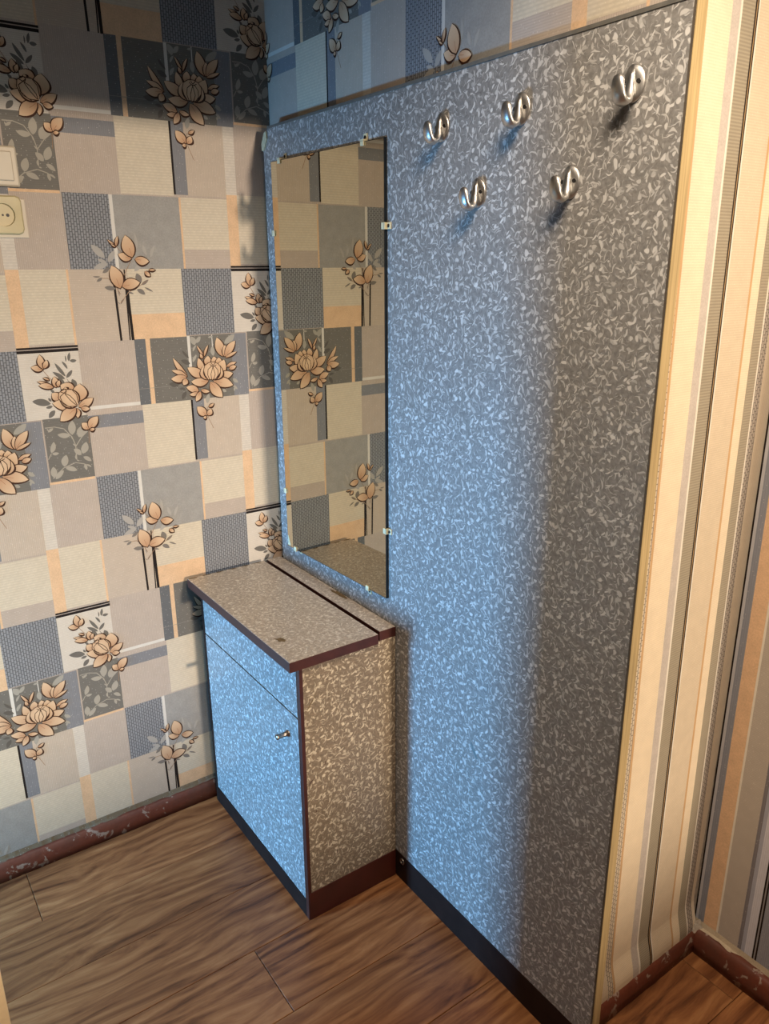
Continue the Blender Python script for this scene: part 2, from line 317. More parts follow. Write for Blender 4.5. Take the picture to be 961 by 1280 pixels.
# ------------------------------------------------------------------ wallpaper drawing (flat print, drawn as thin ink layers on the paper)
MOTIF = {'dark1': [(-0.2217, 1.283, -0.2383, 1.3027, 0.25), (-0.2202, 1.2681, -0.2432, 1.2791, 0.45), (-0.2513, 1.2206, -0.2791, 1.223, 0.45), (-0.237, 1.2057, -0.2538, 1.2086, 0.4), (-0.2361, 1.2001, -0.2478, 1.1807, 0.45)], 'pale1': [(-0.1246, 1.3134, -0.0945, 1.3349, 0.42), (-0.1565, 1.284, -0.1576, 1.3085, 0.45), (-0.2127, 1.2716, -0.2012, 1.2896, 0.35), (-0.2104, 1.2983, -0.2006, 1.3137, 0.3), (-0.2034, 1.3139, -0.2129, 1.3356, 0.6), (-0.2001, 1.319, -0.1874, 1.3343, 0.5), (-0.1071, 1.2221, -0.0925, 1.211, 0.5), (-0.1083, 1.2053, -0.0953, 1.1928, 0.35), (-0.1026, 1.1991, -0.1048, 1.1894, 0.5), (-0.1088, 1.2419, -0.0945, 1.2492, 0.45), (-0.1379, 1.1967, -0.1271, 1.19, 0.6), (-0.1807, 1.1838, -0.1565, 1.1702, 0.0), (-0.1823, 1.1644, -0.1759, 1.189, 0.45), (-0.1675, 1.3306, -0.1542, 1.3326, 0.4)], 'pet1': [(-0.1828, 1.2844, -0.1992, 1.3123, 0.12), (-0.1814, 1.2843, -0.169, 1.3119, 0.15), (-0.1862, 1.2792, -0.1909, 1.2917, 0.4), (-0.176, 1.2608, -0.1711, 1.285, 0.5), (-0.1555, 1.2593, -0.1552, 1.2825, 0.5), (-0.1422, 1.2583, -0.1421, 1.2789, 0.55), (-0.1522, 1.2259, -0.1277, 1.2724, 0.42), (-0.1863, 1.2424, -0.1976, 1.2813, 0.32), (-0.2299, 1.2378, -0.2635, 1.2858, 0.15), (-0.2314, 1.2373, -0.2691, 1.2557, 0.2), (-0.2329, 1.2367, -0.2725, 1.2345, 0.35), (-0.2332, 1.2326, -0.2417, 1.217, 0.55), (-0.203, 1.1985, -0.2351, 1.211, 0.38), (-0.2049, 1.1939, -0.2277, 1.1911, 0.32), (-0.1988, 1.1967, -0.2125, 1.173, 0.38), (-0.197, 1.2007, -0.174, 1.1944, 0.3), (-0.1301, 1.2809, -0.1442, 1.3293, 0.36), (-0.1265, 1.2806, -0.1235, 1.3092, 0.4), (-0.1241, 1.2805, -0.0942, 1.3185, 0.3), (-0.1243, 1.2777, -0.0916, 1.2908, 0.15), (-0.123, 1.2541, -0.095, 1.2638, 0.22), (-0.1159, 1.248, -0.0957, 1.2535, 0.4), (-0.1825, 1.2353, -0.2281, 1.2592, 0.34), (-0.1492, 1.2256, -0.1061, 1.2361, 0.36), (-0.1747, 1.2222, -0.2212, 1.2234, 0.34), (-0.1615, 1.2205, -0.1077, 1.2052, 0.34), (-0.1699, 1.219, -0.1393, 1.177, 0.38), (-0.176, 1.2251, -0.1847, 1.2614, 0.5), (-0.1568, 1.2235, -0.1413, 1.2583, 0.5), (-0.1716, 1.2247, -0.1756, 1.2662, 0.42), (-0.1583, 1.2236, -0.1493, 1.263, 0.42), (-0.1648, 1.2236, -0.1607, 1.261, 0.42), (-0.16, 1.2583, -0.1587, 1.2683, 0.7), (-0.1863, 1.1338, -0.2107, 1.1589, 0.45), (-0.1833, 1.1334, -0.1731, 1.1493, 0.5), (-0.18, 1.1557, -0.1646, 1.1626, 0.3), (-0.1866, 1.1295, -0.1962, 1.1286, 0.5)], 'twig1': [(-0.183, 1.156, -0.1696, 1.0976, 0.0)], 'dark2': [(-0.5614, 1.2021, -0.6008, 1.2115, 0.4), (-0.5582, 1.1963, -0.5733, 1.1937, 0.45), (-0.5594, 1.2074, -0.5652, 1.2161, 0.5), (-0.5544, 1.1862, -0.5695, 1.1699, 0.5), (-0.5213, 1.2612, -0.5417, 1.2937, 0.2), (-0.5233, 1.2559, -0.5486, 1.2742, 0.28), (-0.5203, 1.2584, -0.5051, 1.2754, 0.35), (-0.5152, 1.2783, -0.5259, 1.2966, 0.25), (-0.5104, 1.2955, -0.5066, 1.3154, 0.32), (-0.5082, 1.2967, -0.493, 1.2962, 0.5), (-0.517, 1.2947, -0.517, 1.3094, 0.2), (-0.5022, 1.2349, -0.5082, 1.2547, 0.55), (-0.5259, 1.2453, -0.538, 1.2626, 0.42), (-0.5094, 1.2411, -0.5203, 1.2584, 0.06), (-0.5505, 1.2256, -0.5584, 1.2345, 0.5)], 'pet2': [(-0.5688, 1.281, -0.5929, 1.2876, 0.4), (-0.5673, 1.2823, -0.5718, 1.3143, 0.35), (-0.5659, 1.2835, -0.5572, 1.3014, 0.4), (-0.5526, 1.2394, -0.5848, 1.2557, 0.15), (-0.5513, 1.2393, -0.5823, 1.2461, 0.3), (-0.5457, 1.2388, -0.5469, 1.2633, 0.42), (-0.541, 1.2398, -0.5365, 1.2543, 0.4), (-0.5581, 1.2561, -0.5712, 1.2626, 0.2), (-0.5062, 1.2243, -0.5353, 1.2433, 0.55), (-0.4995, 1.2028, -0.4927, 1.2424, 0.56), (-0.5395, 1.2109, -0.5562, 1.2262, 0.55), (-0.5012, 1.189, -0.4665, 1.2066, 0.35), (-0.4962, 1.1857, -0.4771, 1.1817, 0.42), (-0.5055, 1.1866, -0.5062, 1.1634, 0.35), (-0.5121, 1.1873, -0.5581, 1.2031, 0.38), (-0.5076, 1.1869, -0.546, 1.1603, 0.42), (-0.5046, 1.1935, -0.5234, 1.2341, 0.5), (-0.5048, 1.1922, -0.54, 1.2274, 0.42), (-0.5061, 1.1923, -0.5345, 1.2296, 0.34), (-0.5076, 1.1911, -0.5417, 1.2139, 0.42), (-0.5254, 1.2288, -0.5377, 1.2244, 0.6), (-0.5239, 1.23, -0.527, 1.2371, 0.7), (-0.4848, 1.1341, -0.4992, 1.1501, 0.5), (-0.4833, 1.1351, -0.4608, 1.162, 0.45), (-0.4824, 1.131, -0.4711, 1.133, 0.45)], 'leaf2': [(-0.5239, 1.1247, -0.5197, 1.1587, 0.5), (-0.528, 1.1243, -0.5565, 1.1293, 0.42), (-0.5099, 1.1178, -0.4944, 1.1444, 0.6), (-0.5086, 1.1176, -0.4877, 1.1322, 0.4), (-0.5738, 1.1371, -0.5765, 1.1458, 0.3), (-0.5636, 1.1456, -0.5763, 1.1374, 0.4), (-0.575, 1.088, -0.5664, 1.1137, 0.42), (-0.5739, 1.0859, -0.5582, 1.0856, 0.45), (-0.5054, 1.0768, -0.4938, 1.1042, 0.55), (-0.5089, 1.0744, -0.524, 1.0909, 0.55), (-0.5049, 1.0694, -0.4871, 1.056, 0.42), (-0.5505, 1.0515, -0.543, 1.0792, 0.55), (-0.5482, 1.0482, -0.5224, 1.0384, 0.42), (-0.5773, 1.0296, -0.5753, 1.0552, 0.55), (-0.5734, 1.0246, -0.5529, 1.0431, 0.42), (-0.5044, 1.0504, -0.5007, 1.0357, 0.45), (-0.5017, 1.0499, -0.4888, 1.0421, 0.25), (-0.5205, 1.0644, -0.5218, 1.0762, 0.4), (-0.5207, 1.063, -0.5142, 1.0606, 0.4), (-0.5239, 1.1138, -0.5268, 1.1228, 0.2), (-0.5188, 1.096, -0.5251, 1.104, 0.3)], 'pet3': [(-0.3763, 1.5474, -0.3928, 1.5611, 0.14), (-0.3748, 1.5474, -0.3694, 1.5691, 0.22), (-0.3766, 1.5452, -0.386, 1.5516, 0.2), (-0.3754, 1.4541, -0.3902, 1.505, 0.42), (-0.3703, 1.458, -0.3279, 1.4664, 0.42), (-0.3427, 1.5193, -0.3722, 1.5301, 0.42), (-0.34, 1.5231, -0.352, 1.5715, 0.44), (-0.3345, 1.5193, -0.3015, 1.5138, 0.42), (-0.3138, 1.4914, -0.3018, 1.4805, 0.4), (-0.3039, 1.4948, -0.2883, 1.4947, 0.2)], 'pale3': [(-0.403, 1.5213, -0.431, 1.5504, 0.38), (-0.3961, 1.5126, -0.3797, 1.5376, 0.42), (-0.3993, 1.5104, -0.42, 1.5191, 0.35), (-0.3977, 1.5089, -0.4306, 1.4986, 0.35), (-0.3054, 1.5272, -0.3124, 1.5515, 0.3), (-0.2963, 1.5228, -0.284, 1.5496, 0.25), (-0.3212, 1.5116, -0.3375, 1.4916, 0.4), (-0.3276, 1.5403, -0.3286, 1.5752, 0.2)], 'dark3': [(-0.3858, 1.4538, -0.4109, 1.4569, 0.42), (-0.3959, 1.5006, -0.4117, 1.4887, 0.42), (-0.3262, 1.4641, -0.3332, 1.4875, 0.6), (-0.3247, 1.4607, -0.3062, 1.4727, 0.3), (-0.3176, 1.4553, -0.2977, 1.4447, 0.18), (-0.3359, 1.4511, -0.3173, 1.4389, 0.48), (-0.3589, 1.4448, -0.3448, 1.4411, 0.28), (-0.4137, 1.4778, -0.4269, 1.4699, 0.42), (-0.4178, 1.4807, -0.4349, 1.4813, 0.2), (-0.3811, 1.4542, -0.3785, 1.4362, 0.12), (-0.3782, 1.4182, -0.3674, 1.4315, 0.2), (-0.3793, 1.4182, -0.3839, 1.4251, 0.2)]}
LINES = {'stem2': [[(-0.5814, 1.1478), (-0.5606, 1.1481), (-0.5404, 1.1414), (-0.5245, 1.1196), (-0.519, 1.0989), (-0.5205, 1.0644)], [(-0.579, 1.0269), (-0.5522, 1.0488), (-0.5241, 1.0577), (-0.5056, 1.052), (-0.4901, 1.0423)], [(-0.5834, 1.0736), (-0.5752, 1.0866)], [(-0.5194, 1.096), (-0.5032, 1.1169), (-0.4881, 1.1294)]], 'twig': [[(-0.183, 1.156), (-0.1823, 1.1276), (-0.1696, 1.0976)], [(-0.5689, 1.2797), (-0.5574, 1.2614), (-0.5382, 1.2409)], [(-0.34, 1.5226), (-0.3529, 1.5005), (-0.3671, 1.4762)], [(-0.3752, 1.5474), (-0.3651, 1.5356), (-0.3604, 1.516)], [(-0.4138, 1.4767), (-0.4014, 1.4766), (-0.3888, 1.4676), (-0.3757, 1.4407)], [(-0.3088, 1.4711), (-0.3266, 1.46), (-0.3566, 1.4448), (-0.3779, 1.4205)], [(-0.4847, 1.1347), (-0.4874, 1.1004)]], 'black': [[(-0.3883, 1.472), (-0.385, 1.3349)], [(-0.3615, 1.4961), (-0.3642, 1.335)], [(-0.3595, 1.4717), (-0.3571, 1.3346)]], 'bud': [[(-0.1759, 1.2256), (-0.1832, 1.2367), (-0.1863, 1.2493), (-0.1824, 1.2613), (-0.171, 1.2681), (-0.1577, 1.2691), (-0.1463, 1.2641), (-0.1392, 1.2548), (-0.1405, 1.2416), (-0.1522, 1.2259)], [(-0.1713, 1.2241), (-0.1761, 1.2375), (-0.1739, 1.2511), (-0.1644, 1.2586), (-0.155, 1.2579), (-0.1475, 1.2477), (-0.148, 1.2339), (-0.1568, 1.2235)], [(-0.166, 1.2237), (-0.1672, 1.2382), (-0.1602, 1.2569), (-0.1555, 1.2372), (-0.1613, 1.2233)], [(-0.1685, 1.2635), (-0.1602, 1.2569), (-0.1503, 1.2611)], [(-0.1644, 1.2665), (-0.1599, 1.2602), (-0.1535, 1.2657)], [(-0.5035, 1.192), (-0.5159, 1.1886), (-0.5333, 1.1979), (-0.5437, 1.2127), (-0.5414, 1.2262), (-0.5288, 1.2329), (-0.512, 1.2309), (-0.5026, 1.2184), (-0.5008, 1.1987)], [(-0.5049, 1.1913), (-0.5235, 1.1921), (-0.5365, 1.2037), (-0.5398, 1.2164), (-0.5299, 1.2243), (-0.5177, 1.2171), (-0.5074, 1.2036), (-0.5046, 1.1935)], [(-0.5058, 1.1931), (-0.5177, 1.206), (-0.5277, 1.2208), (-0.5239, 1.23)], [(-0.5374, 1.2272), (-0.5299, 1.2243), (-0.5235, 1.2292), (-0.5275, 1.2328)]]}

C_PLAIN = (180, 167, 155); C_PLAIN2 = (188, 174, 158); C_CREAM = (203, 192, 172); C_LIGHT = (204, 196, 184)
C_ORG = (206, 174, 140); C_GREY = (146, 144, 140); C_DARK = (112, 109, 103); C_DSTRIP = (102, 104, 106); C_BLUE = (126, 127, 131)
C_WEAVE = (130, 132, 136); C_BLK = (30, 22, 20); C_LTL = (212, 208, 200); C_TAUPE = (170, 158, 148)
TILES = [  # y0, y1, z0, z1, ink, colour  (metres, in the frame of the left wall)
 # row c
 (-0.618, -0.590, 1.497, 1.658, DA, C_LIGHT), (-0.590, -0.481, 1.497, 1.658, PV, C_PLAIN), (-0.481, -0.380, 1.497, 1.658, WE, C_WEAVE),
 (-0.380, -0.372, 1.497, 1.658, FL, C_LTL), (-0.372, -0.216, 1.497, 1.658, GR, C_GREY), (-0.216, -0.211, 1.497, 1.658, GR, C_ORG),
 (-0.211, -0.093, 1.541, 1.658, DA, C_CREAM), (-0.211, -0.093, 1.497, 1.541, PH, C_PLAIN),
 # row d
 (-0.618, -0.590, 1.325, 1.497, GR, C_ORG), (-0.590, -0.492, 1.336, 1.497, DA, C_CREAM), (-0.492, -0.487, 1.331, 1.497, GR, C_ORG),
 (-0.487, -0.355, 1.336, 1.497, PH, C_PLAIN2), (-0.355, -0.224, 1.394, 1.497, DA, C_CREAM), (-0.355, -0.224, 1.336, 1.394, GR, C_ORG),
 (-0.224, -0.093, 1.336, 1.497, WE, C_WEAVE),
 # row a
 (-0.618, -0.487, 1.168, 1.322, PH, C_LIGHT), (-0.487, -0.355, 1.165, 1.336, PV, C_PLAIN), (-0.487, -0.352, 1.179, 1.187, FL, C_LTL),
 (-0.485, -0.351, 1.134, 1.165, PV, C_BLUE), (-0.485, -0.351, 1.015, 1.134, PV, C_PLAIN),
 (-0.355, -0.328, 1.178, 1.336, PH, C_DSTRIP), (-0.328, -0.317, 1.178, 1.336, GR, C_ORG), (-0.317, -0.223, 1.178, 1.336, PH, C_DARK),
 # row b
 (-0.590, -0.484, 1.012, 1.018, GR, C_ORG), (-0.351, -0.226, 1.018, 1.178, DA, C_CREAM),
 (-0.226, -0.221, 1.021, 1.178, FL, C_BLK), (-0.221, -0.191, 1.021, 1.178, PV, C_BLUE), (-0.191, -0.093, 1.020, 1.178, PV, C_PLAIN2),
 # leaf tile, lotus tile and its side band
 (-0.586, -0.483, 1.018, 1.168, PH, C_DARK), (-0.223, -0.105, 1.178, 1.339, PH, C_DARK), (-0.105, -0.063, 1.178, 1.339, PV, C_BLUE),
 (-0.5865, -0.5845, 1.018, 1.168, FL, C_TAUPE), (-0.223, -0.2155, 1.255, 1.339, FL, C_LTL), (-0.158, -0.156, 1.29, 1.339, FL, C_LTL),
 (-0.355, -0.223, 1.2165, 1.2175, FL, (140, 136, 130)), (-0.223, -0.063, 1.337, 1.339, FL, C_TAUPE),
 # double black bars
 (-0.618, -0.486, 1.3265, 1.331, FL, C_BLK), (-0.618, -0.486, 1.318, 1.3245, FL, C_BLK), (-0.618, -0.486, 1.3245, 1.3265, FL, C_TAUPE)]
V1 = (0.0, 0.643); V2 = (0.525, 0.172)

def leaf_pts(b, t, w, n=7, bend=0.0):
    """closed outline of a leaf/petal from base to tip"""
    dx, dy = t[0]-b[0], t[1]-b[1]; L = math.hypot(dx, dy) or 1e-6; ux, uy = dx/L, dy/L; nx, ny = -uy, ux
    up, lo = [], []
    for i in range(n+1):
        s = i/n; hw = 0.5*w*L*(math.sin(math.pi*s**0.85)**0.8)*(0.9+0.25*s) if 0 < i < n else 0
        c = bend*L*math.sin(math.pi*s)
        up.append((b[0]+ux*s*L+nx*(c+hw), b[1]+uy*s*L+ny*(c+hw), s)); lo.append((b[0]+ux*s*L+nx*(c-hw), b[1]+uy*s*L+ny*(c-hw), s))
    return up, lo
def leaf_quads(b, t, w, n=7, bend=0.0):
    up, lo = leaf_pts(b, t, w, n, bend); q = []
    for i in range(n):
        if i == 0: q.append([up[0], lo[1], up[1]])
        elif i == n-1: q.append([up[i], lo[i], lo[n]])
        else: q.append([up[i], lo[i], lo[i+1], up[i+1]])
    return q
def line_quads(pts, w):
    q = []
    for a, b in zip(pts, pts[1:]):
        dx, dy = b[0]-a[0], b[1]-a[1]; L = math.hypot(dx, dy) or 1e-6; nx, ny = -dy/L*w/2, dx/L*w/2
        q.append([(a[0]+nx, a[1]+ny, 0), (a[0]-nx, a[1]-ny, 0), (b[0]-nx, b[1]-ny, 0), (b[0]+nx, b[1]+ny, 0)])
    return q
INK = []   # ordered ink patches of one repeat: (polygon [(u,v,colour)], ink)
def ink(quads, mi, c0, c1=None):
    l0 = lin(c0); l1 = lin(c1) if c1 else l0
    for q in quads: INK.append(([(p[0], p[1], tuple(a+(b-a)*p[2] for a, b in zip(l0, l1))) for p in q], mi))
    LAYER.append(len(INK))
LAYER = []
for y0, y1, z0, z1, mi, c in TILES: ink([[(y0, z0, 0), (y1, z0, 0), (y1, z1, 0), (y0, z1, 0)]], mi, c)
for k, w in zip(LINES['black'], (0.0052, 0.0030, 0.0068)): ink(line_quads(k, w), FL, C_BLK)
def leaves(key, c0, c1=None, outline=None, bend=0.0, mi=FL):
    for (by, bz, ty, tz, w) in MOTIF[key]:
        if w < 0.01: continue
        bd = 0.05*math.sin(by*900+tz*700) + bend
        if outline: w = min(0.8, w*1.45 if w >= 0.48 else w*1.28)
        if outline:
            L = math.hypot(ty-by, tz-bz); ux, uz = (ty-by)/L, (tz-bz)/L; e = 0.0014
            q = leaf_quads((by-ux*e+0.0005, bz-uz*e-0.0010), (ty+ux*e*1.2+0.0007, tz+uz*e*1.2-0.0010), w+0.0027/L*1.6, 8, bd)
            ink(q, FL, outline)
        ink(leaf_quads((by, bz), (ty, tz), w, 8, bd), mi, c0, c1)
        if outline and w > 0.28: ink(line_quads([(by+(ty-by)*0.08, bz+(tz-bz)*0.08), (by+(ty-by)*0.42, bz+(tz-bz)*0.42)], 0.0007), FL, (150, 100, 66))
PET0, PET1, PO = (182, 142, 110), (216, 188, 156), (62, 36, 22)
leaves('pale1', (160, 156, 146)); leaves('dark1', (92, 88, 82)); leaves('dark2', (108, 104, 98))
for k in LINES['stem2']: ink(line_quads(k, 0.0020), FL, (164, 158, 146))
leaves('leaf2', (164, 158, 146)); leaves('pale3', (168, 164, 158)); leaves('dark3', (122, 116, 110))
for k in LINES['twig']: ink(line_quads(k, 0.0012), FL, (150, 120, 96))
leaves('pet1', PET0, PET1, PO); leaves('pet2', PET0, PET1, PO); leaves('pet3', PET0, PET1, PO)

for i, k in enumerate(LINES['bud']):
    if i in (0, 5):
        cx_ = sum(p[0] for p in k)/len(k); cy_ = sum(p[1] for p in k)/len(k)
        ink([[(cx_, cy_, 1), (a[0], a[1], 0.6), (b_[0], b_[1], 0.6)] for a, b_ in zip(k, k[1:]+k[:1])], FL, PET0, PET1)
for k in LINES['bud']: ink(line_quads(k, 0.0016), FL, PO)

def clip(poly, axis, lim, sign):
    out = []
    for i in range(len(poly)):
        a, b = poly[i-1], poly[i]; da, db = (a[axis]-lim)*sign, (b[axis]-lim)*sign
        if da*db < 0:
            t = da/(da-db); out.append((a[0]+(b[0]-a[0])*t, a[1]+(b[1]-a[1])*t, tuple(p+(q-p)*t for p, q in zip(a[2], b[2]))))
        if db >= 0: out.append(b)
    return out
def paper(mbx, u0, u1, v0, v1, place):
    """draw the repeat over u0..u1, v0..v1 of the unrolled wall; place(u, v, height) gives the 3-D point"""
    mbx.face([place(u0, v0, 0.0002), place(u1, v0, 0.0002), place(u1, v1, 0.0002), place(u0, v1, 0.0002)], PV, lin(C_PLAIN))
    cells = []
    for i in range(-3, 5):
        for j in range(-6, 6):
            du = i*V2[0]; dv = i*V2[1]+j*V1[1]
            if -0.75+du > u1 or 0.0+du < u0 or 0.95+dv > v1 or 1.72+dv < v0: continue
            cells.append((du, dv))
    lay = 0
    for k, (poly, mi) in enumerate(INK):
        while lay < len(LAYER) and k >= LAYER[lay]: lay += 1
        for du, dv in cells:
            if du > 1.5 and poly[0][2][0] < 0.02 and v0 > 0.036: continue
            p = [(a+du, b+dv, c) for a, b, c in poly]
            for ax, lim, sg in ((0, u0, 1), (0, u1, -1), (1, v0, 1), (1, v1, -1)):
                if p: p = clip(p, ax, lim, sg)
            if len(p) < 3: continue
            mbx.face([place(a, b, 0.0003+lay*0.000004) for a, b, c in p], mi, cols=[c for a, b, c in p])

# ------------------------------------------------------------------ setting
XC = 1.1456; YD = 0.4345; YB = 0.035; W = 1.2106; H = 1.822; ZT = 2.5; XR = 2.9
def wall(name, boxes, mat=M_ROOM):
    mb = MB()
    for b in boxes: mb.box(*b)
    return structure(mb.build(name, mat))
w_left = wall('wall_left', [(-0.10, 0.0, -1.72, YB, -0.01, ZT)], M_PLASTER)
mb = MB(); paper(mb, -1.72, YB, 0.035, 2.35, lambda u, v, h: (h, u, v)); mb.build('wallpaper', WP, w_left, auto_normals=False)
w_back = wall('wall_back', [(-0.10, XC, YB, 0.135, -0.01, ZT)], M_PLASTER)
mb = MB(); paper(mb, 0.040, 1.12, 0.04, 2.35, lambda u, v, h: ((u-0.040)*1.062, YB-h, v-0.013)); mb.build('wallpaper', WP, w_back, auto_normals=False)
w_side = wall('wall_side', [(XC-0.10, XC, 0.135, YD+0.1, -0.01, ZT)], M_PLASTER)
w_far = wall('wall_far', [(XC, XR, YD, YD+0.10, -0.01, ZT)], M_PLASTER)

# striped paper on the side return: bulges out over the old skirting at the bottom
SA = lambda z: 0.0130*(1.41-z)
def flare(z):
    s = min(1, max(0, (0.135-z)/0.075)); return 0.013*s*s*(3-2*s)
C_SC = (232, 214, 184); C_SG = (186, 176, 166); C_ST = (158, 148, 128); C_SB = (34, 24, 20); C_BE = (214, 197, 170); C_SW = (230, 222, 206); C_SO = (204, 166, 122)
STR_C = [(0.0352, 0.062, RB, C_ST), (0.062, 0.070, FL, C_SW), (0.070, 0.100, PV, C_BE), (0.100, 0.117, WE, (196, 182, 160)), (0.117, 0.123, FL, C_SO), (0.123, 0.181, PH, C_SC), (0.181, 0.201, GR, C_SG), (0.201, 0.206, PV, C_SW), (0.206, 0.238, RB, C_ST),
 (0.238, 0.2415, FL, C_SB), (0.2415, 0.2435, FL, (170, 140, 100)), (0.2435, 0.2465, FL, C_SB), (0.2465, 0.250, FL, C_SW), (0.250, 0.315, PH, C_BE), (0.315, 0.321, FL, C_SO), (0.321, 0.345, PH, C_SC),
 (0.345, 0.348, FL, C_ST), (0.348, 0.371, RB, C_ST), (0.371, 0.375, FL, C_SW), (0.375, 0.394, WE, (168, 158, 146)), (0.394, 0.4335, PV, (222, 208, 184))]
mb = MB(); zs = [0.045, 0.055, 0.065, 0.075, 0.085, 0.095, 0.105, 0.115, 0.125, 0.14, 0.3, 0.6, 1.0, 1.4, 1.8, 2.49]
for y0, y1, mi, c in STR_C:
    for za, zb in zip(zs, zs[1:]):
        def P(y, z):
            yy = y+SA(z)
            if y0 == 0.0352 and y == y0: yy = 0.0352
            lim = YD-0.0012-0.012*max(0, min(1, (0.45-z)/0.3)) if z < 0.45 else YD-0.0006
            return (XC+0.0006+flare(z), min(yy, lim), z)
        mb.face([P(y0, za), P(y1, za), P(y1, zb), P(y0, zb)], mi, lin(c), smooth=True)
mb.build('striped_wallpaper', WP, w_side, auto_normals=False)
# far wall stripes (wider spread of the same paper), dark crack in the corner
STR_D = [(1.1465, 1.1500, FL, C_SB), (1.1500, 1.1560, FL, (190, 188, 190)), (1.1560, 1.1700, PV, (140, 142, 150)), (1.1700, 1.2010, GR, (214, 178, 142)), (1.2010, 1.2055, FL, C_SW), (1.2055, 1.2520, PH, (186, 176, 164)),
 (1.2520, 1.2600, PV, (128, 124, 128)), (1.2600, 1.2680, FL, (170, 172, 184)), (1.2680, 1.2850, PV, (206, 206, 214)), (1.2850, 1.2885, FL, C_SB), (1.2885, 1.2915, FL, (150, 146, 146)), (1.2915, 1.2950, FL, C_SB), (1.2950, 1.3300, PV, (150, 152, 160)),
 (1.3300, 1.3900, PH, C_SC), (1.3900, 1.4200, RB, C_ST), (1.4200, 1.4250, FL, C_SB), (1.4250, 1.4900, PH, C_BE), (1.4900, 1.4960, FL, C_SO), (1.4960, 1.5300, PH, C_SC), (1.5300, 1.5600, WE, (168, 158, 146)),
 (1.5600, 1.6000, GR, (214, 178, 142)), (1.6000, 1.6600, PH, (186, 176, 164)), (1.6600, 1.7000, PV, (206, 206, 214)), (1.7000, XR, PH, C_BE)]
mb = MB()
for x0, x1, mi, c in STR_D: mb.face([(x0, YD-0.0008, 0.045), (x1, YD-0.0008, 0.045), (x1, YD-0.0008, 2.49), (x0, YD-0.0008, 2.49)], mi, lin(c))
mb.build('striped_wallpaper', WP, w_far, auto_normals=False)

# rest of the hall, out of view: sun comes in on the right, daylight through a low opening behind the viewer
wall('wall_right', [(XR, XR+0.1, -1.82, -1.05, -0.01, ZT), (XR, XR+0.1, -1.05, 0.46, 2.09, ZT), (XR, XR+0.1, 0.46, YD+0.1, -0.01, ZT)])
wall('wall_front', [(0.630, XR, -1.82, -1.72, -0.01, ZT), (-0.1, 0.630, -1.82, -1.72, 0.84, ZT)])  # lintel brought down low, added to fade the daylight up the panel
wall('wall_anteroom', [(-0.3, 1.4, -2.7, -2.6, -0.01, ZT), (-0.4, -0.3, -2.7, -1.72, -0.01, ZT), (1.4, 1.5, -2.7, -1.82, -0.01, ZT), (-0.3, -0.1, -1.82, -1.72, -0.01, ZT)])
wall('ceiling', [(-0.4, XR+0.1, -2.7, YD+0.1, ZT, ZT+0.08)], M_CEIL)
wall('sun_blocker', [(20, 20.2, -4, 5, -0.06, 1.98)])  # unseen slab added to take the low sun off the lower walls
fl = wall('floor', [(-0.4, XR+0.1, -2.7, YD+0.1, -0.06, -0.008)], M_FLOORBASE)
# laminate floor planks, run along the depth
xb = [0.0, 0.018, 0.205, 0.392, 0.579, 0.766, 0.953, 1.140, 1.290, 1.477, 1.664, 1.851, 2.038, 2.225, 2.412, 2.599, 2.786, 2.9]
butts = {1: [-0.783, ], 2: [-1.25], 4: [-0.405], 3: [-1.0], 5: [-1.15], 6: [-0.8], 7: [0.375-1.2, 0.375], 8: [-0.3], 9: [-0.9], 10: [0.1], 11: [-0.6], 12: [-1.1], 13: [-0.1], 14: [-0.7], 15: [-1.2], 16: [-0.4]}
for i in range(len(xb)-1):
    ys = [-1.72]+sorted(butts.get(i, []))+[YD if xb[i+1] > XC+0.01 else YB]
    for ya, yb in zip(ys, ys[1:]):
        if i == 6 and False: pass
        x0, x1, g = xb[i], xb[i+1], 0.0006
        b = 0.0010; m2 = MB()
        v = [(x0+g, ya+g, -0.008), (x1-g, ya+g, -0.008), (x1-g, yb-g, -0.008), (x0+g, yb-g, -0.008),
             (x0+g, ya+g, -b), (x1-g, ya+g, -b), (x1-g, yb-g, -b), (x0+g, yb-g, -b),
             (x0+g+b, ya+g+b, 0), (x1-g-b, ya+g+b, 0), (x1-g-b, yb-g-b, 0), (x0+g+b, yb-g-b, 0)]
        m2.mesh(v, [(8, 9, 10, 11)]+[(k, (k+1) % 4, 4+(k+1) % 4, 4+k) for k in range(4)]+[(4+k, 4+(k+1) % 4, 8+(k+1) % 4, 8+k) for k in range(4)])
        m2.build('plank', M_PLANK, fl)
# skirtings: rounded timber, wavy from many coats of paint
def skirting(name, length_pts, out_dir, h, d, mat=M_PAINT, seed=1):
    """length_pts: (start, end) on the wall foot; out_dir: unit vector away from the wall"""
    a, b = Vector(length_pts[0]), Vector(length_pts[1]); n = max(8, int((b-a).length/0.02)); o = Vector(out_dir); rr = random.Random(seed)
    prof = [(0, 0), (d, 0), (d*1.0, h*0.45), (d*0.93, h*0.75), (d*0.7, h*0.95), (d*0.4, h*1.02), (0, h)]
    mbx = MB(); vs = []
    for i in range(n+1):
        c = a+(b-a)*i/n; k = 1+0.06*(rr.random()-0.5)
        for (u, z) in prof: vs.append(c+o*u*k+Vector((0, 0, z*k)))
    m_ = len(prof)
    mbx.mesh(vs, [(i*m_+j, i*m_+j+1, (i+1)*m_+j+1, (i+1)*m_+j) for i in range(n) for j in range(m_-1)]+[tuple(range(m_)), tuple(n*m_+j for j in range(m_))], 0, True)
    return structure(mbx.build(name, mat))
skirting('baseboard_left', ((0.001, -1.7, 0), (0.001, YB, 0)), (1, 0, 0), 0.052, 0.017, seed=2)
skirting('baseboard_side', ((XC+0.001, YB+0.02, 0), (XC+0.001, YD, 0)), (1, 0, 0), 0.055, 0.020, seed=3)
